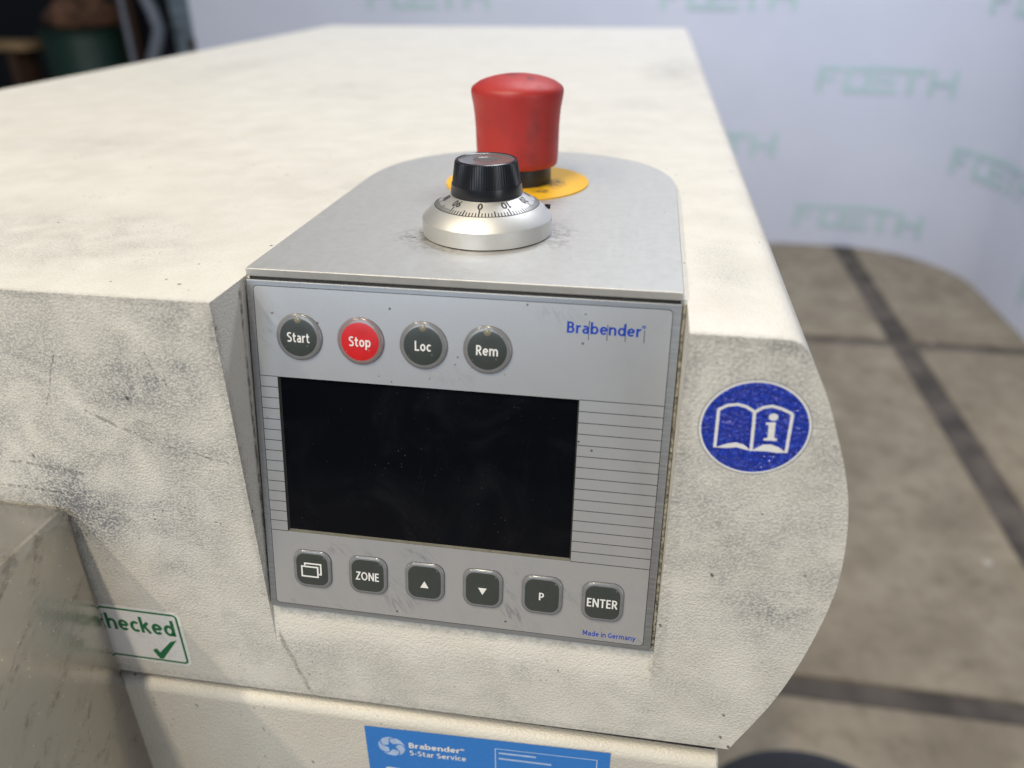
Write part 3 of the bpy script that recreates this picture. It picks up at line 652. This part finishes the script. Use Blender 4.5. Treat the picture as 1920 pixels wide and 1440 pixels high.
for k in range(10):
    c0 = A0 + 36 * k; wide = 1.9 if k == 0 else 3.7
    # the figures stand with their heads outward
    def mp(x, y, c0=c0): return on_cone(c0 - math.degrees(x / 15.6), 14.2 + y)
    text("dial_figure", str(k * 10), M_LINE, dial, -wide / 2, wide / 2, 0, 2.8, 0, .17, mapf=mp)
kn, kf, ki = [], [], []
ring = [(13.75, 15.25), (13.85, 15.6), (13.45, 19.3), (13.2, 19.35), (12.0, 27.3), (11.7, 27.95), (11.1, 28.2), (10.7, 27.95), (10.2, 27.75), (9.0, 27.68), (5, 27.7), (4.6, 27.5), (.3, 27.2)]
N = 320
for i, (r, z) in enumerate(ring):
    for k in range(N):
        a = 2 * math.pi * k / N; rr = r - (.24 if (i in (3, 4) and (k % 4) in (2, 3)) else 0); kn.append((rr * MM * math.cos(a), rr * MM * math.sin(a), z * MM))
for i in range(len(ring) - 1):
    for k in range(N): kf.append((i * N + k, i * N + (k + 1) % N, (i + 1) * N + (k + 1) % N, (i + 1) * N + k)); ki.append(1 if i >= 7 else 0)
kf.append(tuple((len(ring) - 1) * N + k for k in range(N))); ki.append(1)
mesh("dial_knob", kn, kf, [M_BLACKR, M_CAP], dial, 25, ki)
v, f = box(21.5 * MM, 23.6 * MM, 8.5 * MM, 10 * MM, 7.5 * MM, 9.0 * MM); mesh("lock_lever", v, f, M_BLACK, dial)

# ------------------------------------------------------------------ emergency stop
rc = (.0747, .1335)
es = mesh("emergency_stop_button", *lathe([(34.1 * MM, .03 * MM), (34.1 * MM, .75 * MM), (33.8 * MM, .95 * MM), (16.2 * MM, 1.0 * MM)], 96)[:2], M_YEL, smooth=30)
es.location = (rc[0], rc[1], TZ); part(es); es["label"] = "red mushroom push button on a yellow disc"
v, f, _ = lathe([(16.1 * MM, 1.0 * MM), (16.0 * MM, 10.2 * MM)], 64); mesh("button_neck", v, f, M_BLACK, es, 40)
rp = [(14.5, 9.5), (18.5, 9.4), (18.85, 9.8), (19.1, 12), (19.3, 20), (19.45, 27), (19.75, 31.5), (20.2, 35.5), (20.9, 39.4), (21.15, 41.4), (21.1, 42.6), (20.6, 43.7), (19.3, 44.7), (17.4, 45.9), (14.5, 47.0), (11, 47.95), (7, 48.65), (3.5, 49.0), (.3, 49.1)]
v, f, _ = lathe([(r * MM, z * MM) for r, z in rp], 96); mesh("button_cap", v, f, M_RED, es, 50)

# ------------------------------------------------------------------ stickers
def flat(name, pts, dy, mat, parent, smooth=None):
    """polygon in the front plane, pts in millimetres (x, z), dy metres proud of it"""
    return mesh(name, [(x * MM, FY - dy, z * MM) for x, z in pts], [tuple(range(len(pts)))], mat, parent)
def multi(name, polys, dy, mat, parent):
    v, f = [], []
    for i, q in enumerate(polys): b = len(v); v += [(x * MM, FY - dy - (i % 9) * 3e-6, z * MM) for x, z in q]; f.append(tuple(range(b, b + len(q))))
    return mesh(name, v, f, mat, parent)
def sticker_mat(name, c, rough=.22, bump=.55, grime=.35):
    n = NT(name); peel = n.noise(620, 2, .5, dist=.6)
    d = n.mul(n.step(n.noise(45, 4), .45, .75), n.step(n.noise(650, 3), .42, .62)); col = n.mix(n.mul(d, grime), c, tuple(q * .35 + .02 for q in c))
    return n.out(col, rough, 0, n.bump(peel, bump, .0006 if bump < .9 else .0028), Specular_IOR_Level=.7)
M_SBLUE = sticker_mat("signal_blue_film", (0.002, 0.038, 0.47), .12, 1.0, .15); M_SWHITE = sticker_mat("white_film", (.80, .80, .79), .35, .4, .3)
M_SGREEN = sticker_mat("green_print", (.006, .16, .055), .35, .3, .1); M_SERV = sticker_mat("service_blue_film", (.022, .20, .62), .35, .25, .25); M_SERVL = plain("pale_service_print", (.42, .55, .80), .45, var=.1)
sc_, sr = (174.05, -30.45), 16.8
circ = lambda r, c=sc_, n=72: [(c[0] + r * math.cos(2 * math.pi * k / n), c[1] + r * math.sin(2 * math.pi * k / n)) for k in range(n)]
s1 = part(flat("manual_sticker", circ(sr), .00010, M_SWHITE, None)); v, f = frame_faces(circ(17.0), circ(16.78), 0); mesh("sticker_edge", [(x * MM, FY - .00008, y * MM) for x, y, _ in v], f, M_LINE, s1); s1["label"] = "round blue sticker with a white open book and letter i"
flat("blue_field", circ(16.05), .00016, M_SBLUE, s1)
Lp = [(162.59, -24.64), (165.17, -22.94), (168.07, -22.35), (170.72, -22.96), (173.31, -24.6)]; Lb = [(162.97, -38.41), (166.85, -36.57), (169.21, -35.94), (171.64, -36.53), (174.1, -38.56)]
Rp = [(173.31, -24.6), (175.43, -22.86), (178.05, -22.06), (180.88, -22.69), (184.43, -24.23)]; Rb = [(174.1, -38.56), (177.29, -35.96), (179.65, -35.62), (182.17, -36.44), (184.62, -38.2)]
wz = .95
bk = strip(Lp, wz) + strip(Rp, wz) + strip([Lp[0], Lb[0]], wz) + strip([Rp[-1], Rb[-1]], wz) + strip([Lp[-1], Lb[-1]], wz)
bk += [Lb + [(172.6, -38.35), (169.5, -37.7), (166.5, -38.3)][::1], Rb[::1] + [(182.0, -38.5), (179, -38.3), (176.5, -38.4)]]
def fill(name, polys, dy, mat, parent): return multi(name, polys, dy, mat, parent)
fill("book_symbol", bk, .00022, M_SWHITE, s1)
fill("letter_i", [[(177.15, -28.0), (179.97, -27.62), (180.3, -33.26), (181.22, -33.27), (181.23, -34.2), (177.27, -34.4), (177.28, -33.6), (178.33, -33.4), (178.05, -28.8), (177.2, -28.75)],
                  [(179.05 + 1.42 * math.cos(k * .3927), -25.85 + 1.28 * math.sin(k * .3927)) for k in range(16)]], .00022, M_SWHITE, s1)
s2 = part(flat("checked_sticker", rrect(-96.5, -42.9, -172.9, -141.4, 3.2), .00010, M_SWHITE, None)); s2["label"] = "white sticker with green border, green tick and the word Checked, partly hidden"
bo, bi = rrect(-95.2, -44.4, -171.6, -142.9, 2.2), rrect(-94.2, -45.4, -170.6, -143.9, 1.3)
v, f = frame_faces(bo, bi, 0); mesh("sticker_border", [(x * MM, FY - .00016, y * MM) for x, y, _ in v], f, M_SGREEN, s2)
text("sticker_print", "Checked", M_SGREEN, s2, -84.5 * MM, -47.0 * MM, -155.6 * MM, 8.6 * MM, 0, .17, mapf=lambda x, y: (x, FY - .00016, y), nrm=(0, -1, 0))
fill("tick_mark", [[(-60.2, -165.6), (-58.2, -164.2), (-56.9, -166.4), (-50.6, -159.2), (-47.4, -157.8), (-56.2, -170.2), (-58.0, -170.2)]], .00016, M_SGREEN, s2)
# service sticker on the lower cabinet
s3 = part(flat("service_sticker", [(33.0, -195.2), (138.1, -190.4), (138.3, -262), (33.0, -262)], .00012, M_SERV, None)); s3.location += Vector((.0006, -.0025, .0034)); s3["label"] = "blue rectangular service sticker with star emblem on the lower cabinet"
def tilt(x, y): return (x, FY - .0002, y + (x - .052) * .055)
text("sticker_print", "Brabender", M_SWHITE, s3, 52.3 * MM, 74.8 * MM, -205.4 * MM, 3.3 * MM, 0, .19, mapf=tilt, nrm=(0, -1, 0))
text("registered_mark", "®", M_SWHITE, s3, 74.9 * MM, 76.8 * MM, -203.6 * MM, 1.3 * MM, 0, .14, mapf=tilt, nrm=(0, -1, 0))
text("sticker_print", "5-Star Service", M_SWHITE, s3, 52.3 * MM, 77.4 * MM, -210.2 * MM, 3.1 * MM, 0, .16, mapf=tilt, nrm=(0, -1, 0))
ec = (44.5, -206.1)
flat("emblem", [(ec[0] + 6.0 * math.cos(2 * math.pi * k / 48), ec[1] + 5.9 * math.sin(2 * math.pi * k / 48)) for k in range(48)], .00018, M_SERVL, s3)
star = [(ec[0] + (3.9 if k % 2 == 0 else 1.7) * math.cos(math.pi / 2 + .3 + math.pi * k / 5), ec[1] + (3.9 if k % 2 == 0 else 1.7) * math.sin(math.pi / 2 + .3 + math.pi * k / 5)) for k in range(10)]
sw = []
for k in range(5):
    a = math.pi / 2 + .3 + 2 * math.pi * k / 5
    sw += strip([(ec[0] + r * math.cos(a - q), ec[1] + r * math.sin(a - q)) for r, q in ((3.6, 0), (4.6, .12), (5.4, .34), (6.0, .62))], .45)
multi("emblem_star", [star] + sw, .00024, M_SERV, s3)
bx_ = strip([(90.2, -230), (90.2, -197.8), (132.8, -195.9), (132.8, -230)], .45); multi("printed_box", bx_, .00018, M_SERVL, s3)
multi("small_print", [q for r in range(2) for q in strip([(91.6 + .0, -200.3 - 3.5 * r), ((107.5, 114.0)[r], -199.6 - 3.4 * r)], 1.1)], .00018, M_SERVL, s3)
flat("write_on_field", rrect(40.5, 84, -250, -220.3, 1.5), .00018, M_SWHITE, s3)

# ------------------------------------------------------------------ steel box at the lower left
def steel_material():
    n = NT("worn_stainless_steel")
    g = n.noise(1.0, 3, .6, vec=n.mapping((700, 700, 40), (R(25), 0, 0)))
    bl = n.noise(1.0, 4, .65, vec=n.mapping((40, 30, 85), (R(-40), 0, 0)), dist=.6)
    pit = n.noise(260, 3, .6); st = n.mul(n.step(bl, .48, .74), n.step(pit, .38, .62, .25, 1.0))
    ds, cs = n.voro(260); sp = n.n("SeparateColor"); n.put(sp.inputs[0], cs)
    k = n.mul(n.step(ds, .14, .06), n.step(sp.outputs[0], .86, .90)); dk = n.mul(n.step(ds, .13, .06), n.step(sp.outputs[1], .88, .92))
    c = n.mix(n.mul(st, .8), (.47, .455, .425), (.225, .20, .17)); c = n.mix(n.mul(k, .6), c, (.80, .79, .76)); c = n.mix(n.mul(dk, .8), c, (.04, .035, .03))
    return n.out(c, n.step(n.ma('ADD', n.mul(st, .6), n.mul(pit, .4)), .1, .8, .20, .44), 1.0, n.bump(n.ma('ADD', n.mul(g, .3), pit), .10, .0008))
v, f = box(-.40, -.0772, -.145, FY - .0008, FLOOR, -.0903)
sb = mesh("steel_box", v, f, steel_material()); finish(sb, .0035, 4); tag(sb, "stained stainless steel box standing against the machine's front", "box")
